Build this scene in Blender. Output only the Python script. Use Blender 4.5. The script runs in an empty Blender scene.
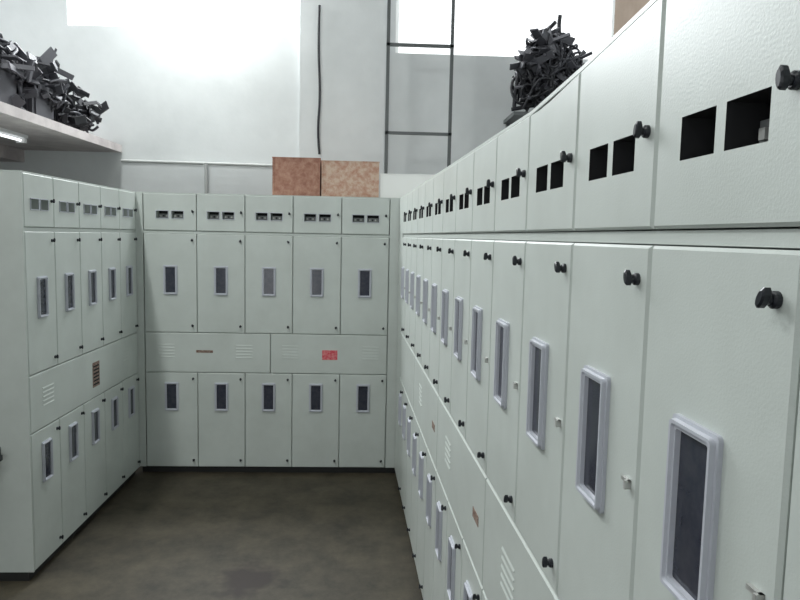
import bpy, bmesh, math, random
from mathutils import Matrix, Vector
random.seed(7)
S=bpy.context.scene
S.view_settings.view_transform='Standard'
COL=S.collection

# ---------------- materials ----------------
def mat(name,col,rough=.5,metal=0,noise=None,nscale=5,bump=0,bscale=200,emit=None,estr=0,spec=None,detail=4,p0=.35,p1=.62):
    m=bpy.data.materials.new(name); m.use_nodes=True
    nt=m.node_tree; b=nt.nodes['Principled BSDF']
    b.inputs['Base Color'].default_value=(*col,1); b.inputs['Roughness'].default_value=rough
    b.inputs['Metallic'].default_value=metal
    if spec is not None: b.inputs['Specular IOR Level'].default_value=spec
    if noise or bump:
        tc=nt.nodes.new('ShaderNodeTexCoord')
    if noise:
        n=nt.nodes.new('ShaderNodeTexNoise'); n.inputs['Scale'].default_value=nscale; n.inputs['Detail'].default_value=detail
        n.inputs['Roughness'].default_value=.65
        nt.links.new(tc.outputs['Object'],n.inputs['Vector'])
        r=nt.nodes.new('ShaderNodeValToRGB')
        r.color_ramp.elements[0].color=(*noise,1); r.color_ramp.elements[1].color=(*col,1)
        r.color_ramp.elements[0].position=p0; r.color_ramp.elements[1].position=p1
        nt.links.new(n.outputs['Fac'],r.inputs['Fac']); nt.links.new(r.outputs['Color'],b.inputs['Base Color'])
    if bump:
        n2=nt.nodes.new('ShaderNodeTexNoise'); n2.inputs['Scale'].default_value=bscale
        nt.links.new(tc.outputs['Object'],n2.inputs['Vector'])
        bp=nt.nodes.new('ShaderNodeBump'); bp.inputs['Strength'].default_value=bump; bp.inputs['Distance'].default_value=.002
        nt.links.new(n2.outputs['Fac'],bp.inputs['Height']); nt.links.new(bp.outputs['Normal'],b.inputs['Normal'])
    if emit:
        b.inputs['Emission Color'].default_value=(*emit,1); b.inputs['Emission Strength'].default_value=estr
    return m
M_paint=mat('painted_steel',(.575,.615,.585),.4,noise=(.525,.562,.532),nscale=3,bump=.13,bscale=300)
M_carc=mat('carcass_steel',(.42,.45,.43),.5)
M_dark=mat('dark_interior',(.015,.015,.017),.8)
M_frame=mat('window_frame_plastic',(.50,.515,.57),.35)
M_glass=mat('dark_meter_glass',(.03,.033,.05),.14,noise=(.05,.053,.07),nscale=30)
M_latch=mat('black_latch',(.012,.014,.02),.35)
M_tab=mat('zinc_tab',(.5,.5,.48),.4,metal=.5)
M_mod=mat('meter_module',(.24,.25,.25),.5)
M_modw=mat('meter_label',(.6,.6,.58),.5)
M_red=mat('red_label',(.65,.04,.07),.5,noise=(.75,.3,.3),nscale=60)
M_brown=mat('faded_sign',(.14,.06,.04),.6,noise=(.38,.30,.25),nscale=70)
M_plinth=mat('black_plinth',(.02,.02,.02),.6)
M_wall=mat('wall_plaster',(.69,.71,.71),.85,noise=(.61,.63,.63),nscale=1.3,bump=.3,bscale=30)
M_conc=mat('concrete',(.5,.46,.45),.85,noise=(.38,.34,.34),nscale=5,bump=.4,bscale=40)
M_ceil=mat('ceiling_plaster',(.6,.6,.58),.9)
M_cable=mat('black_cable',(.018,.018,.022),.6)
M_gcable=mat('grey_cable',(.055,.055,.065),.6)
M_steel=mat('dull_steel',(.13,.14,.14),.5,metal=.4)
M_pipe=mat('grey_pipe',(.42,.43,.42),.5)
M_white=mat('white_card',(.8,.8,.78),.6)
M_card=mat('cardboard',(.36,.27,.20),.8,noise=(.28,.20,.14),nscale=9)
M_ply=mat('stained_board',(.56,.42,.33),.7,noise=(.42,.22,.15),nscale=30,detail=8,p0=.36,p1=.60)
M_ply2=mat('red_board',(.42,.24,.17),.7,noise=(.26,.11,.075),nscale=24,detail=8,p0=.36,p1=.64)
M_tube=mat('tube_glow',(1,1,1),.5,emit=(.95,.98,1),estr=2)
M_house=mat('fixture_housing',(.6,.6,.6),.5)

# floor material
M_floor=bpy.data.materials.new('floor_concrete'); M_floor.use_nodes=True
nt=M_floor.node_tree; b=nt.nodes['Principled BSDF']
tc=nt.nodes.new('ShaderNodeTexCoord')
n1=nt.nodes.new('ShaderNodeTexNoise'); n1.inputs['Scale'].default_value=4.5; n1.inputs['Detail'].default_value=10; n1.inputs['Roughness'].default_value=.78
r1=nt.nodes.new('ShaderNodeValToRGB')
r1.color_ramp.elements[0].position=.36; r1.color_ramp.elements[0].color=(.020,.016,.009,1)
r1.color_ramp.elements[1].position=.68; r1.color_ramp.elements[1].color=(.074,.061,.038,1)
nt.links.new(tc.outputs['Object'],n1.inputs['Vector']); nt.links.new(n1.outputs['Fac'],r1.inputs['Fac'])
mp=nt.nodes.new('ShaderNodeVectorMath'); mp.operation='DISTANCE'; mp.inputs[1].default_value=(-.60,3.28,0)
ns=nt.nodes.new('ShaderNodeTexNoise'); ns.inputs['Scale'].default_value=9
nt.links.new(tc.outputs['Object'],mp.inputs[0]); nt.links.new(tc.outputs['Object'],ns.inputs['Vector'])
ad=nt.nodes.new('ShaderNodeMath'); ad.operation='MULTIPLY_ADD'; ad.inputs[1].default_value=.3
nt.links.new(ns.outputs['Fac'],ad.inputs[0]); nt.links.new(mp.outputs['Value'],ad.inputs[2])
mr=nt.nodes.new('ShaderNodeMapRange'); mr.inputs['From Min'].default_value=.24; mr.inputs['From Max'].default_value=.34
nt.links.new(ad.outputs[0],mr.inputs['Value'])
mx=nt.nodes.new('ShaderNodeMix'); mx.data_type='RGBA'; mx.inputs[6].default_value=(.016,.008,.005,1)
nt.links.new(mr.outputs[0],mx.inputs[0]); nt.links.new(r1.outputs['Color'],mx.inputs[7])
nt.links.new(mx.outputs[2],b.inputs['Base Color'])
b.inputs['Roughness'].default_value=.6

# ---------------- mesh builder ----------------
class MB:
    def __init__(s): s.v=[];s.f=[];s.mi=[];s.mats=[];s.sm=[]
    def m(s,mt):
        if mt not in s.mats: s.mats.append(mt)
        return s.mats.index(mt)
    def add(s,vs,fs,mt,sm=False):
        o=len(s.v); s.v+=[tuple(v) for v in vs]; k=s.m(mt)
        for f in fs: s.f.append([i+o for i in f]); s.mi.append(k); s.sm.append(sm)
    def box(s,x0,x1,y0,y1,z0,z1,mt):
        vs=[(x,y,z) for x in(x0,x1) for y in(y0,y1) for z in(z0,z1)]
        s.add(vs,[(0,1,3,2),(4,6,7,5),(0,4,5,1),(2,3,7,6),(0,2,6,4),(1,5,7,3)],mt)
    def obj(s,name,parent=None,warp=None):
        me=bpy.data.meshes.new(name)
        vv=[warp(*v) for v in s.v] if warp else s.v
        me.from_pydata(vv,[],s.f)
        for mt in s.mats: me.materials.append(mt)
        me.polygons.foreach_set('material_index',s.mi)
        me.polygons.foreach_set('use_smooth',s.sm)
        me.update()
        bm=bmesh.new(); bm.from_mesh(me); bmesh.ops.recalc_face_normals(bm,faces=bm.faces); bm.to_mesh(me); bm.free()
        o=bpy.data.objects.new(name,me); COL.objects.link(o)
        if parent: o.parent=parent
        return o

def slab(mb,x0,x1,z0,z1,yf,yb,mt,holes=(),hb=None,c=.004,hm=None):
    """door leaf with chamfered rim and real rectangular cut-outs (x0,x1,z0,z1)"""
    xs=sorted({x0+c,x1-c,*[h[0] for h in holes],*[h[1] for h in holes]})
    zs=sorted({z0+c,z1-c,*[h[2] for h in holes],*[h[3] for h in holes]})
    for i in range(len(xs)-1):
        for j in range(len(zs)-1):
            cx=(xs[i]+xs[i+1])/2; cz=(zs[j]+zs[j+1])/2
            if any(h[0]<cx<h[1] and h[2]<cz<h[3] for h in holes): continue
            mb.add([(xs[i],yf,zs[j]),(xs[i+1],yf,zs[j]),(xs[i+1],yf,zs[j+1]),(xs[i],yf,zs[j+1])],[(0,1,2,3)],mt)
    A=[(x0+c,yf,z0+c),(x1-c,yf,z0+c),(x1-c,yf,z1-c),(x0+c,yf,z1-c)]
    B=[(x0,yf+c,z0),(x1,yf+c,z0),(x1,yf+c,z1),(x0,yf+c,z1)]
    C=[(x0,yb,z0),(x1,yb,z0),(x1,yb,z1),(x0,yb,z1)]
    mb.add(A+B+C,[(i,(i+1)%4,4+(i+1)%4,4+i) for i in range(4)]+[(4+i,4+(i+1)%4,8+(i+1)%4,8+i) for i in range(4)],mt)
    for h in holes:
        H0=[(h[0],yf,h[2]),(h[1],yf,h[2]),(h[1],yf,h[3]),(h[0],yf,h[3])]
        H1=[(x,hb,z) for x,y,z in H0]
        mb.add(H0+H1,[(i,(i+1)%4,4+(i+1)%4,4+i) for i in range(4)],hm or mt)

def rring(cx,cz,w,h,r,y,n=4):
    pts=[]
    for k,(sx,sz) in enumerate([(1,1),(-1,1),(-1,-1),(1,-1)]):
        ox=cx+sx*(w/2-r); oz=cz+sz*(h/2-r)
        for i in range(n+1):
            a=math.pi/2*(k+i/n)
            pts.append((ox+r*math.cos(a),y,oz+r*math.sin(a)))
    return pts
def window(fr,gl,cx,cz,w=.098,h=.208,prot=.012):
    prof=[(0,0,.006),(0,-prot*.45,.006),(-.004,-prot*.5,.006),(-.005,-prot,.006),(-.009,-prot,.005),(-.0105,-prot*.7,.005),(-.0145,-prot*.7,.004),(-.0155,-prot*.1,.003)]
    rings=[rring(cx,cz,w+2*d,h+2*d,r,y) for d,y,r in prof]
    n=len(rings[0]); vs=[p for R in rings for p in R]
    fs=[(a*n+i,a*n+(i+1)%n,(a+1)*n+(i+1)%n,(a+1)*n+i) for a in range(len(rings)-1) for i in range(n)]
    fr.add(vs,fs,M_frame)
    iw=w-.030; ih=h-.030
    gl.add([(cx-iw/2,-.002,cz-ih/2),(cx+iw/2,-.002,cz-ih/2),(cx+iw/2,-.002,cz+ih/2),(cx-iw/2,-.002,cz+ih/2)],[(0,1,2,3)],M_glass)

def cyl(mb,c,r0,r1,y0,y1,mt,n=18,caps=True):
    vs=[(c[0]+r0*math.cos(2*math.pi*i/n),y0,c[1]+r0*math.sin(2*math.pi*i/n)) for i in range(n)]
    vs+=[(c[0]+r1*math.cos(2*math.pi*i/n),y1,c[1]+r1*math.sin(2*math.pi*i/n)) for i in range(n)]
    mb.add(vs,[(i,(i+1)%n,n+(i+1)%n,n+i) for i in range(n)]+([tuple(range(n)),tuple(range(n,2*n))] if caps else []),mt)
def latch(mb,x,z,ang=0,s=.66):
    cyl(mb,(x,z),.0125*s,.0125*s,0,-.005,M_latch)
    cyl(mb,(x,z),.0125*s,.0095*s,-.005,-.007,M_latch)
    cyl(mb,(x,z),.007*s,.0065*s,-.007,-.013,M_latch)
    ca,sa=math.cos(ang),math.sin(ang)
    n=12; vs=[]
    for y,k in((-.0095,.75),(-.011,1),(-.0165,1),(-.0185,.72)):
        for i in range(n):
            a=2*math.pi*i/n
            px=.0075*s*math.cos(a)*k; pz=(.0165*s*math.sin(a)+.002)*k
            vs.append((x+px*ca-pz*sa,y,z+px*sa+pz*ca))
    fs=[(a*n+i,a*n+(i+1)%n,(a+1)*n+(i+1)%n,(a+1)*n+i) for a in range(3) for i in range(n)]+[tuple(range(n)),tuple(range(3*n,4*n))]
    mb.add(vs,fs,M_latch)

def bank(name,cols,x_start,x_end,rows,panels,loc,rotz,win_up,win_lo,depth=.45,louv=(),labels=(),tabs=False,small=(.077,.05,1.87),frames_small=True,warp=None):
    root=bpy.data.objects.new(name,None); COL.objects.link(root)
    root.location=loc; root.rotation_euler=(0,0,rotz)
    zb,z1,z2,z3,z4,zt=rows
    c=MB(); e=.003
    c.box(x_start+e,x_end-e,.02,depth-e,zb+e,z4-.004,M_carc)
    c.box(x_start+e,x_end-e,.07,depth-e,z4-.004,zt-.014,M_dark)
    # roof sheet, one per cubicle
    cuts=[x_start]+[q for q in cols if x_start+.05<q<x_end-.05]+[x_end]
    for p0,p1 in zip(cuts[:-1],cuts[1:]): c.box(p0,p1,.003,depth,zt-.0075,zt,M_paint)
    c.box(x_start+e,x_end-e,.008,.03,z3+.002,z4-.002,M_paint)
    for p0,p1 in((x_start,max(cols[0]-.003,x_start+.006)),(min(cols[-1]+.003,x_end-.006),x_end)):
        c.box(p0,p1,.0,depth,zb,zt-.0077,M_paint)
    c.box(x_start+.01,x_end-.01,.03,depth-.02,0,zb,M_plinth)
    c.obj('carcass',root,warp)
    d=MB(); fr=MB(); gl=MB(); la=MB(); md=MB()
    g=.0022
    sw,sh,sz=small
    for i in range(len(cols)-1):
        a,b_=cols[i]+g,cols[i+1]-g; mx_=(a+b_)/2
        if i==0 and a<x_start+.009: a=x_start+.009
        slab(d,a,b_,zb,z1-g,0,.02,M_paint)
        slab(d,a,b_,z2+g,z3,0,.02,M_paint)
        k=(b_-a)/.30
        w=min(sw*k,.082); gp=.010*k
        hs=[(mx_-gp-w,mx_-gp,sz-sh/2,sz+sh/2),(mx_+gp,mx_+gp+w,sz-sh/2,sz+sh/2)]
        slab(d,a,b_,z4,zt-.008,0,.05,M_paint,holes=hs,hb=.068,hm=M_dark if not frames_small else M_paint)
        for hi,h in enumerate(hs):
            if random.random()<.8 or frames_small:
                y0=.035 if hi else .05
                md.box(h[0]+.004,h[1]-.004,y0,.068,h[2]+.001,h[2]+sh*.62,M_mod)
                for q in range(3):
                    xx=h[0]+.012+q*(w-.02)/3
                    md.box(xx,xx+.010,y0-.006,y0,h[2]+.010,h[2]+.022,M_modw if q!=1 else M_latch)
            if frames_small:
                t=.004
                for (p0,p1,q0,q1) in((h[0]-t,h[1]+t,h[3],h[3]+t),(h[0]-t,h[1]+t,h[2]-t,h[2]),(h[0]-t,h[0],h[2],h[3]),(h[1],h[1]+t,h[2],h[3])):
                    fr.box(p0,p1,-.004,.001,q0,q1,M_frame)
        window(fr,gl,mx_-(.004 if tabs else 0),win_up,); window(fr,gl,mx_-(.004 if tabs else 0),win_lo)
        rr=lambda: random.uniform(-.5,.5)
        ex=b_-.03
        latch(la,ex+.006,sz+.022,rr()); latch(la,ex,z3-.045,rr()); latch(la,ex,z2+.05,rr())
        latch(la,ex,z1-.045,rr()); latch(la,ex,zb+.05,rr())
        if tabs:
            la.box(b_-.038,b_-.016,-.005,0,(z2+z3)/2-.002,(z2+z3)/2+.003,M_tab)
            la.box(b_-.021,b_-.016,-.009,0,(z2+z3)/2-.009,(z2+z3)/2+.003,M_tab)
    for p0,p1 in panels: slab(d,max(p0+g,x_start+.009),p1-g,z1+g,z2-g,0,.02,M_paint)
    zc=(z1+z2)/2
    for lx in louv:
        for r in range(5):
            z=zc+.055-r*.022
            vs=[(lx-.06,0,z),(lx+.06,0,z),(lx+.06,0,z+.007),(lx-.06,0,z+.007),(lx-.057,-.0025,z+.001),(lx+.057,-.0025,z+.001)]
            d.add(vs,[(3,2,5,4),(0,4,5,1),(0,3,4),(1,5,2)],M_paint)
    for lx,lz,w,h,mt in labels:
        d.box(lx-w/2,lx+w/2,-.0015,.001,lz-h/2,lz+h/2,mt)
        if h>.1:   # printed rows on the larger sign
            for r in range(6):
                zz=lz-h/2+.012+r*(h-.02)/6
                d.box(lx-w/2+.01,lx+w/2-.01,-.0025,-.0015,zz,zz+.010,M_dark)
    d.obj('doors',root,warp); fr.obj('window_frames',root); gl.obj('window_glass',root); la.obj('latches',root); md.obj('meter_modules',root)
    return root

rowsB=(.05,.745,1.034,1.737,1.758,2.022)
bc=[.05,.42,.758,1.096,1.439,1.78]
bank('electrical_switchgear_cabinet',bc,0,2.30,rowsB,[(.05,.94),(.94,1.78)],(-1.655,4.81,0),0,1.41,.57,
     louv=(.2,.75,1.08,1.66),labels=((.47,.90,.12,.018,M_brown),(1.365,.885,.11,.07,M_red)),small=(.085,.05,1.87))
lc=[.012+.303*i for i in range(6)]
bank('electrical_switchgear_cabinet',lc,0,1.535,rowsB,[(lc[0],lc[5])],(-1.65,3.265,0),math.pi/2,1.41,.57,
     louv=(.2,1.3),labels=((.80,.885,.10,.15,M_brown),))
ybs=[4.545+.31-.31*i for i in range(0,11)]+[1.445,1.144,.847,.557,.26,-.04,-.34,-.64]
ybs=[y for y in ybs if y<4.8]
cs=.99917
rx=lambda Y:(4.795-Y)/cs
rc=[rx(y) for y in ybs]
ang=math.radians(-90+2.33)
rowsR=(.05,.79,1.105,1.745,1.766,2.022)
pan=[]
idx=[0,3,6,9,12,15,len(rc)-1]
for a,b_ in zip(idx[:-1],idx[1:]):
    if b_>a: pan.append((rc[a],rc[b_]))
def warpR(x,y,z):
    # the head boxes of the nearest cubicles stand slightly taller
    Y=4.795-x
    if z>1.99:
        t=max(0,min(1.2,(1.35-Y)/.5)); z+=.045*t
    return (x,y,z)
bank('electrical_switchgear_cabinet',rc,0,rc[-1]+.02,rowsR,pan,(.391-.0407*4.795,4.795,0),ang,1.448,.60,
     louv=(rx(3.3),rx(2.4),rx(1.49),rx(.6)),labels=((rx(1.87),.945,.08,.03,M_brown),(rx(2.8),.945,.08,.03,M_brown)),tabs=True,
     small=(.077,.05,1.870),frames_small=False,warp=warpR)

# ---------------- room ----------------
def simple(name,boxes,parent=None):
    mb=MB()
    for bx in boxes: mb.box(*bx)
    return mb.obj(name,parent)
XL,XR,YF,YB,ZC=-3.3,2.15,-3.2,5.8,5.0
simple('floor',[(XL-.2,XR+.2,YF-.2,YB+.2,-.15,0,M_floor)])
simple('ceiling',[(XL-.2,XR+.2,YF-.2,YB+.2,ZC,ZC+.15,M_ceil)])
simple('wall_left',[(XL-.2,XL,YF,YB,0,ZC,M_wall)])
simple('wall_right',[(XR,XR+.2,YF,YB,0,ZC,M_wall)])
w1=(-2.52,-.63,3.42,4.8); w2=(.17,2.06,3.28,4.8)
bw=MB()
for x0,x1,z0,z1 in((XL,w1[0],0,ZC),(w1[0],w1[1],0,w1[2]),(w1[0],w1[1],w1[3],ZC),(w1[1],w2[0],0,ZC),(w2[0],w2[1],0,w2[2]),(w2[0],w2[1],w2[3],ZC),(w2[1],XR,0,ZC)):
    bw.box(x0,x1,YB,YB+.2,z0,z1,M_wall)
bw.box(w1[1]+.01,.09,YB-.06,YB,0,ZC,M_wall)
bw.obj('wall_back')
dw=(-2.6,-.9,0,2.6)  # unseen doorway behind the camera, opened to let sky light in
fw=MB()
for x0,x1,z0,z1 in((XL,dw[0],0,ZC),(dw[0],dw[1],dw[3],ZC),(dw[1],XR,0,ZC)): fw.box(x0,x1,YF-.2,YF,z0,z1,M_wall)
fw.obj('wall_front')
for i,w in enumerate((w1,w2)):
    mb=MB(); t=.03
    x0,x1,z0,z1=w
    for bx in((x0,x1,z0,z0+t),(x0,x1,z1-t,z1),(x0,x0+t,z0,z1),(x1-t,x1,z0,z1)):
        mb.box(bx[0],bx[1],YB+.10,YB+.14,bx[2],bx[3],M_white)
    mb.obj('window_%d'%(i+1))

simple('loft_slab',[(XL,-2.1,1.6,YB,2.40,2.46,M_conc),(XL,-2.9,1.6,YB,2.30,2.40,M_conc)])
tl=bpy.data.objects.new('fluorescent_tube_light',None); COL.objects.link(tl)
simple('housing',[(-2.50,-2.42,3.7,4.9,2.378,2.40,M_house),(-2.49,-2.43,3.7,3.73,2.345,2.378,M_house),(-2.49,-2.43,4.87,4.9,2.345,2.378,M_house)],tl)

def curveobj(name,splines,rad,mt,parent=None,res=3):
    cu=bpy.data.curves.new(name,'CURVE'); cu.dimensions='3D'; cu.bevel_depth=rad; cu.bevel_resolution=res; cu.use_fill_caps=True
    for pts in splines:
        sp=cu.splines.new('NURBS'); sp.points.add(len(pts)-1)
        for p,q in zip(sp.points,pts): p.co=(*q,1)
        sp.use_endpoint_u=True; sp.order_u=3; sp.resolution_u=4
    cu.materials.append(mt)
    o=bpy.data.objects.new(name,cu); COL.objects.link(o)
    if parent:o.parent=parent
    return o
curveobj('tube',[[(-2.46,3.73,2.362),(-2.46,4.3,2.362),(-2.46,4.87,2.362)]],.008,M_tube,tl)

def fill_fixture(x,y,z,L,ax,energy,name='added_fill_light'):  # builds added fill lights, hung out of view and modelled as tube fittings
    r=bpy.data.objects.new(name,None); COL.objects.link(r)
    if ax=='y': bx=[(x-.08,x+.08,y-L/2,y+L/2,z,z+.06,M_house),(x-.01,x+.01,y-L/3,y-L/3+.02,z+.06,ZC,M_steel),(x-.01,x+.01,y+L/3,y+L/3+.02,z+.06,ZC,M_steel)]; t=[(x,y-L/2+.03,z-.02),(x,y,z-.02),(x,y+L/2-.03,z-.02)]
    else: bx=[(x-L/2,x+L/2,y-.08,y+.08,z,z+.06,M_house),(x-L/3,x-L/3+.02,y-.01,y+.01,z+.06,ZC,M_steel),(x+L/3,x+L/3+.02,y-.01,y+.01,z+.06,ZC,M_steel)]; t=[(x-L/2+.03,y,z-.02),(x,y,z-.02),(x+L/2-.03,y,z-.02)]
    simple('housing',bx,r); curveobj('tube',[t],.014,M_tube,r)
    l=bpy.data.lights.new('lamp','AREA'); l.shape='RECTANGLE'; l.energy=energy; l.color=(.96,1,.985)
    l.size,l.size_y=(.15,L) if ax=='y' else (L,.15)
    o=bpy.data.objects.new('lamp',l); o.location=(x,y,z-.05); COL.objects.link(o); o.parent=r
fill_fixture(-2.0,2.75,4.5,1.2,'y',66)  # added out of view to light right and back banks, sparing left end
fill_fixture(-2.0,.2,4.5,1.2,'y',30)  # second added fill, unseen, for the near right cubicles
fill_fixture(-1.35,5.60,3.95,.5,'x',22)  # added above the view to wash a bright glare patch onto the wall

def area(name,loc,rot,sx,sy,e,col=(1,1,1)):
    l=bpy.data.lights.new(name,'AREA'); l.shape='RECTANGLE'; l.size=sx; l.size_y=sy; l.energy=e; l.color=col
    o=bpy.data.objects.new(name,l); o.location=loc; o.rotation_euler=rot; COL.objects.link(o); return o
area('window_daylight',(-1.57,5.86,4.1),(math.radians(-60),0,0),1.8,1.2,150,(.93,.97,1))
area('window_daylight',(1.07,5.86,4.05),(math.radians(-60),0,0),1.7,1.3,42,(.93,.97,1))
area('unseen_doorway_fill',(-1.75,YF+.05,1.4),(math.radians(90),0,0),1.6,2.4,7,(.95,1,.98))  # added fill from behind the camera for the cabinet fronts

w=bpy.data.worlds.new('sky'); S.world=w; w.use_nodes=True
bg=w.node_tree.nodes['Background']; bg.inputs['Color'].default_value=(.95,.98,1,1); bg.inputs['Strength'].default_value=1.7

# ---------------- things on and around the cabinets ----------------
def crate(name,x0,x1,y0,y1,z0,z1,mt,lid=True):
    mb=MB(); t=.012
    mb.box(x0,x1,y0,y1,z0,z1,mt)
    if lid:
        mb.box(x0-.003,x1+.003,y0-.003,y0+.03,z1,z1+.006,mt)
    for xx in(x0,x1-t): mb.box(xx,xx+t,y0-.005,y0,z0,z1,mt)
    mb.obj(name)
crate('wooden_box',-.73,-.385,4.98,5.2,2.024,2.30,M_ply2)
crate('wooden_box',-.375,.045,4.99,5.22,2.024,2.285,M_ply)
crate('white_carton',.055,.52,4.98,5.2,2.024,2.20,M_white)
crate('cardboard_box',.47,.70,1.10,1.35,2.075,2.40,M_card)

cp=bpy.data.objects.new('conduit_pipe',None); COL.objects.link(cp)
curveobj('run',[[(-2.1,5.78,2.33),(-1.2,5.78,2.325),(-.65,5.78,2.32)]],.013,M_pipe,cp)
curveobj('drop',[[(-1.40,5.77,2.33),(-1.40,5.77,1.5),(-1.40,5.77,.9)]],.013,M_pipe,cp)
curveobj('hanging_cable',[[(-.46,5.72,3.62),(-.47,5.72,3.3),(-.445,5.72,2.9),(-.47,5.72,2.6),(-.45,5.72,2.42)]],.010,M_cable)
sf=MB()
for x in(.105,.615): sf.box(x-.013,x+.013,5.5,5.53,0,ZC,M_steel)
for z in(2.58,3.27,4.1): sf.box(.09,.63,5.5,5.53,z-.011,z+.011,M_steel)
sf.obj('steel_frame')

def tangle(name,c,r,n,mt,rad,parent=None,turn=9,jit=.12,arc=(3,7)):
    sp=[]
    for _ in range(n):
        ax=Vector((random.gauss(0,1),random.gauss(0,1),random.gauss(0,1))).normalized()
        u=ax.orthogonal().normalized(); v=ax.cross(u)
        o=Vector([random.uniform(-.4,.4) for _ in range(3)]); R=random.uniform(.3,.65); pts=[]
        ar=random.uniform(*arc); a0=random.uniform(0,6)
        for i in range(turn):
            a=a0+ar*i/turn
            p=o+u*R*math.cos(a)+v*R*math.sin(a)+Vector([random.uniform(-jit,jit) for _ in range(3)])
            if p.length>1: p=p/p.length
            pts.append((c[0]+p.x*r[0],c[1]+p.y*r[1],c[2]+p.z*r[2]))
        sp.append(pts)
    return curveobj(name,sp,rad,mt,parent,res=2)
def scraps(mb,c,r,n,mt,smin=.05,smax=.2,thick=.012):
    """bent strips and offcut plates"""
    for _ in range(n):
        while True:
            p=Vector([random.uniform(-1,1) for _ in range(3)])
            if p.length<1: break
        P=Vector((c[0]+p.x*r[0],c[1]+p.y*r[1],c[2]+p.z*r[2]))
        M=Matrix.Rotation(random.uniform(0,6.3),3,'Z')@Matrix.Rotation(random.uniform(-1.3,1.3),3,'X')@Matrix.Rotation(random.uniform(-1.3,1.3),3,'Y')
        L=random.uniform(smin,smax); W=random.uniform(.02,.07); b2=random.uniform(-.05,.05)
        vs=[]
        for k,(x,zz) in enumerate(((-L/2,0),(0,b2),(L/2,0))):
            for yy,zo in((-W/2,0),(W/2,0),(W/2,thick),(-W/2,thick)): vs.append(P+M@Vector((x,yy,zz+zo)))
        fs=[(a*4+i,a*4+(i+1)%4,a*4+4+(i+1)%4,a*4+4+i) for a in range(2) for i in range(4)]+[(0,1,2,3),(8,9,10,11)]
        mb.add(vs,fs,mt)
cb=bpy.data.objects.new('cable_bundle',None); COL.objects.link(cb)
tangle('coil_a',(1.28,5.45,2.98),(.2,.16,.24),60,M_cable,.010,cb,jit=.2)
tangle('coil_b',(1.42,5.45,3.16),(.24,.14,.25),60,M_gcable,.009,cb,jit=.25)
tangle('coil_c',(1.52,5.45,3.02),(.2,.14,.22),40,M_cable,.010,cb,jit=.2)
simple('bracket',[(1.1,1.72,5.36,5.78,2.72,2.75,M_steel),(1.12,1.15,5.74,5.78,2.45,2.72,M_steel),(1.66,1.69,5.74,5.78,2.45,2.72,M_steel)],cb)
curveobj('strands',[[(1.25,5.45,3.1),(1.3,5.45,3.35),(1.42,5.42,3.46)],[(1.5,5.45,3.2),(1.44,5.45,3.4),(1.46,5.45,3.52)],[(1.1,5.45,2.78),(1.35,5.45,2.82),(1.66,5.4,3.0)],[(1.3,5.45,3.2),(1.6,5.45,3.25),(1.68,5.45,3.0)],[(1.12,5.45,2.8),(1.12,5.45,3.1),(1.24,5.45,3.3)]],.016,M_cable,cb)
mb=MB(); scraps(mb,(1.38,5.45,3.08),(.24,.12,.32),110,M_gcable,.08,.28); mb.obj('strips',cb)

pl=bpy.data.objects.new('scrap_cable_pile',None); COL.objects.link(pl)
tangle('coil_a',(-2.48,4.9,2.65),(.33,.4,.18),50,M_cable,.009,pl,jit=.22)
tangle('coil_b',(-2.45,4.4,2.72),(.27,.4,.25),50,M_gcable,.009,pl,jit=.22)
tangle('coil_c',(-2.34,5.3,2.58),(.22,.32,.11),40,M_gcable,.010,pl,jit=.22)
tangle('coil_d',(-2.53,3.9,2.93),(.22,.3,.34),40,M_cable,.010,pl,jit=.22)
mb=MB()
scraps(mb,(-2.43,4.65,2.73),(.31,.55,.25),220,M_gcable,.06,.26)
scraps(mb,(-2.5,3.95,2.88),(.24,.32,.38),130,M_gcable,.06,.3)
scraps(mb,(-2.36,5.2,2.64),(.27,.4,.17),110,M_cable,.06,.24)
# discarded control boxes lying in the heap
for (x0,x1,y0,y1,z0,z1,mt) in((-2.75,-2.28,4.12,4.5,2.462,2.74,M_cable),(-2.62,-2.24,4.6,4.9,2.462,2.72,M_gcable),(-2.8,-2.3,3.7,4.08,2.462,2.86,M_dark),(-2.7,-2.36,3.75,4.0,2.862,3.08,M_gcable),(-2.6,-2.28,5.0,5.35,2.462,2.62,M_cable)):
    mb.box(x0,x1,y0,y1,z0,z1,mt)
    mb.box(x0+.03,x1-.03,y0-.012,y0,z0+.03,z1-.03,M_gcable)
    mb.box(x1,x1+.01,y0+.03,y1-.03,z0+.03,z1-.03,M_gcable)
mb.obj('scrap_metal',pl)

hd=MB()
hd.box(-1.86,-1.79,3.235,3.264,.62,.69,M_latch)
cyl(hd,(-1.825,.655),.02,.018,3.235,3.215,M_latch)
hd.box(-1.85,-1.755,3.195,3.217,.64,.665,M_latch)
hd.obj('isolator_handle')

# ---------------- camera ----------------
cam=bpy.data.cameras.new('camera'); cam.sensor_width=36; cam.lens=30.2
co=bpy.data.objects.new('camera',cam); COL.objects.link(co)
co.matrix_world=Matrix.Translation((0,0,1.75))@Matrix.Rotation(math.radians(-2.5),4,'Z')@Matrix.Rotation(math.radians(90-5.41),4,'X')@Matrix.Rotation(math.radians(1.2),4,'Z')
cam.clip_start=.02
S.camera=co
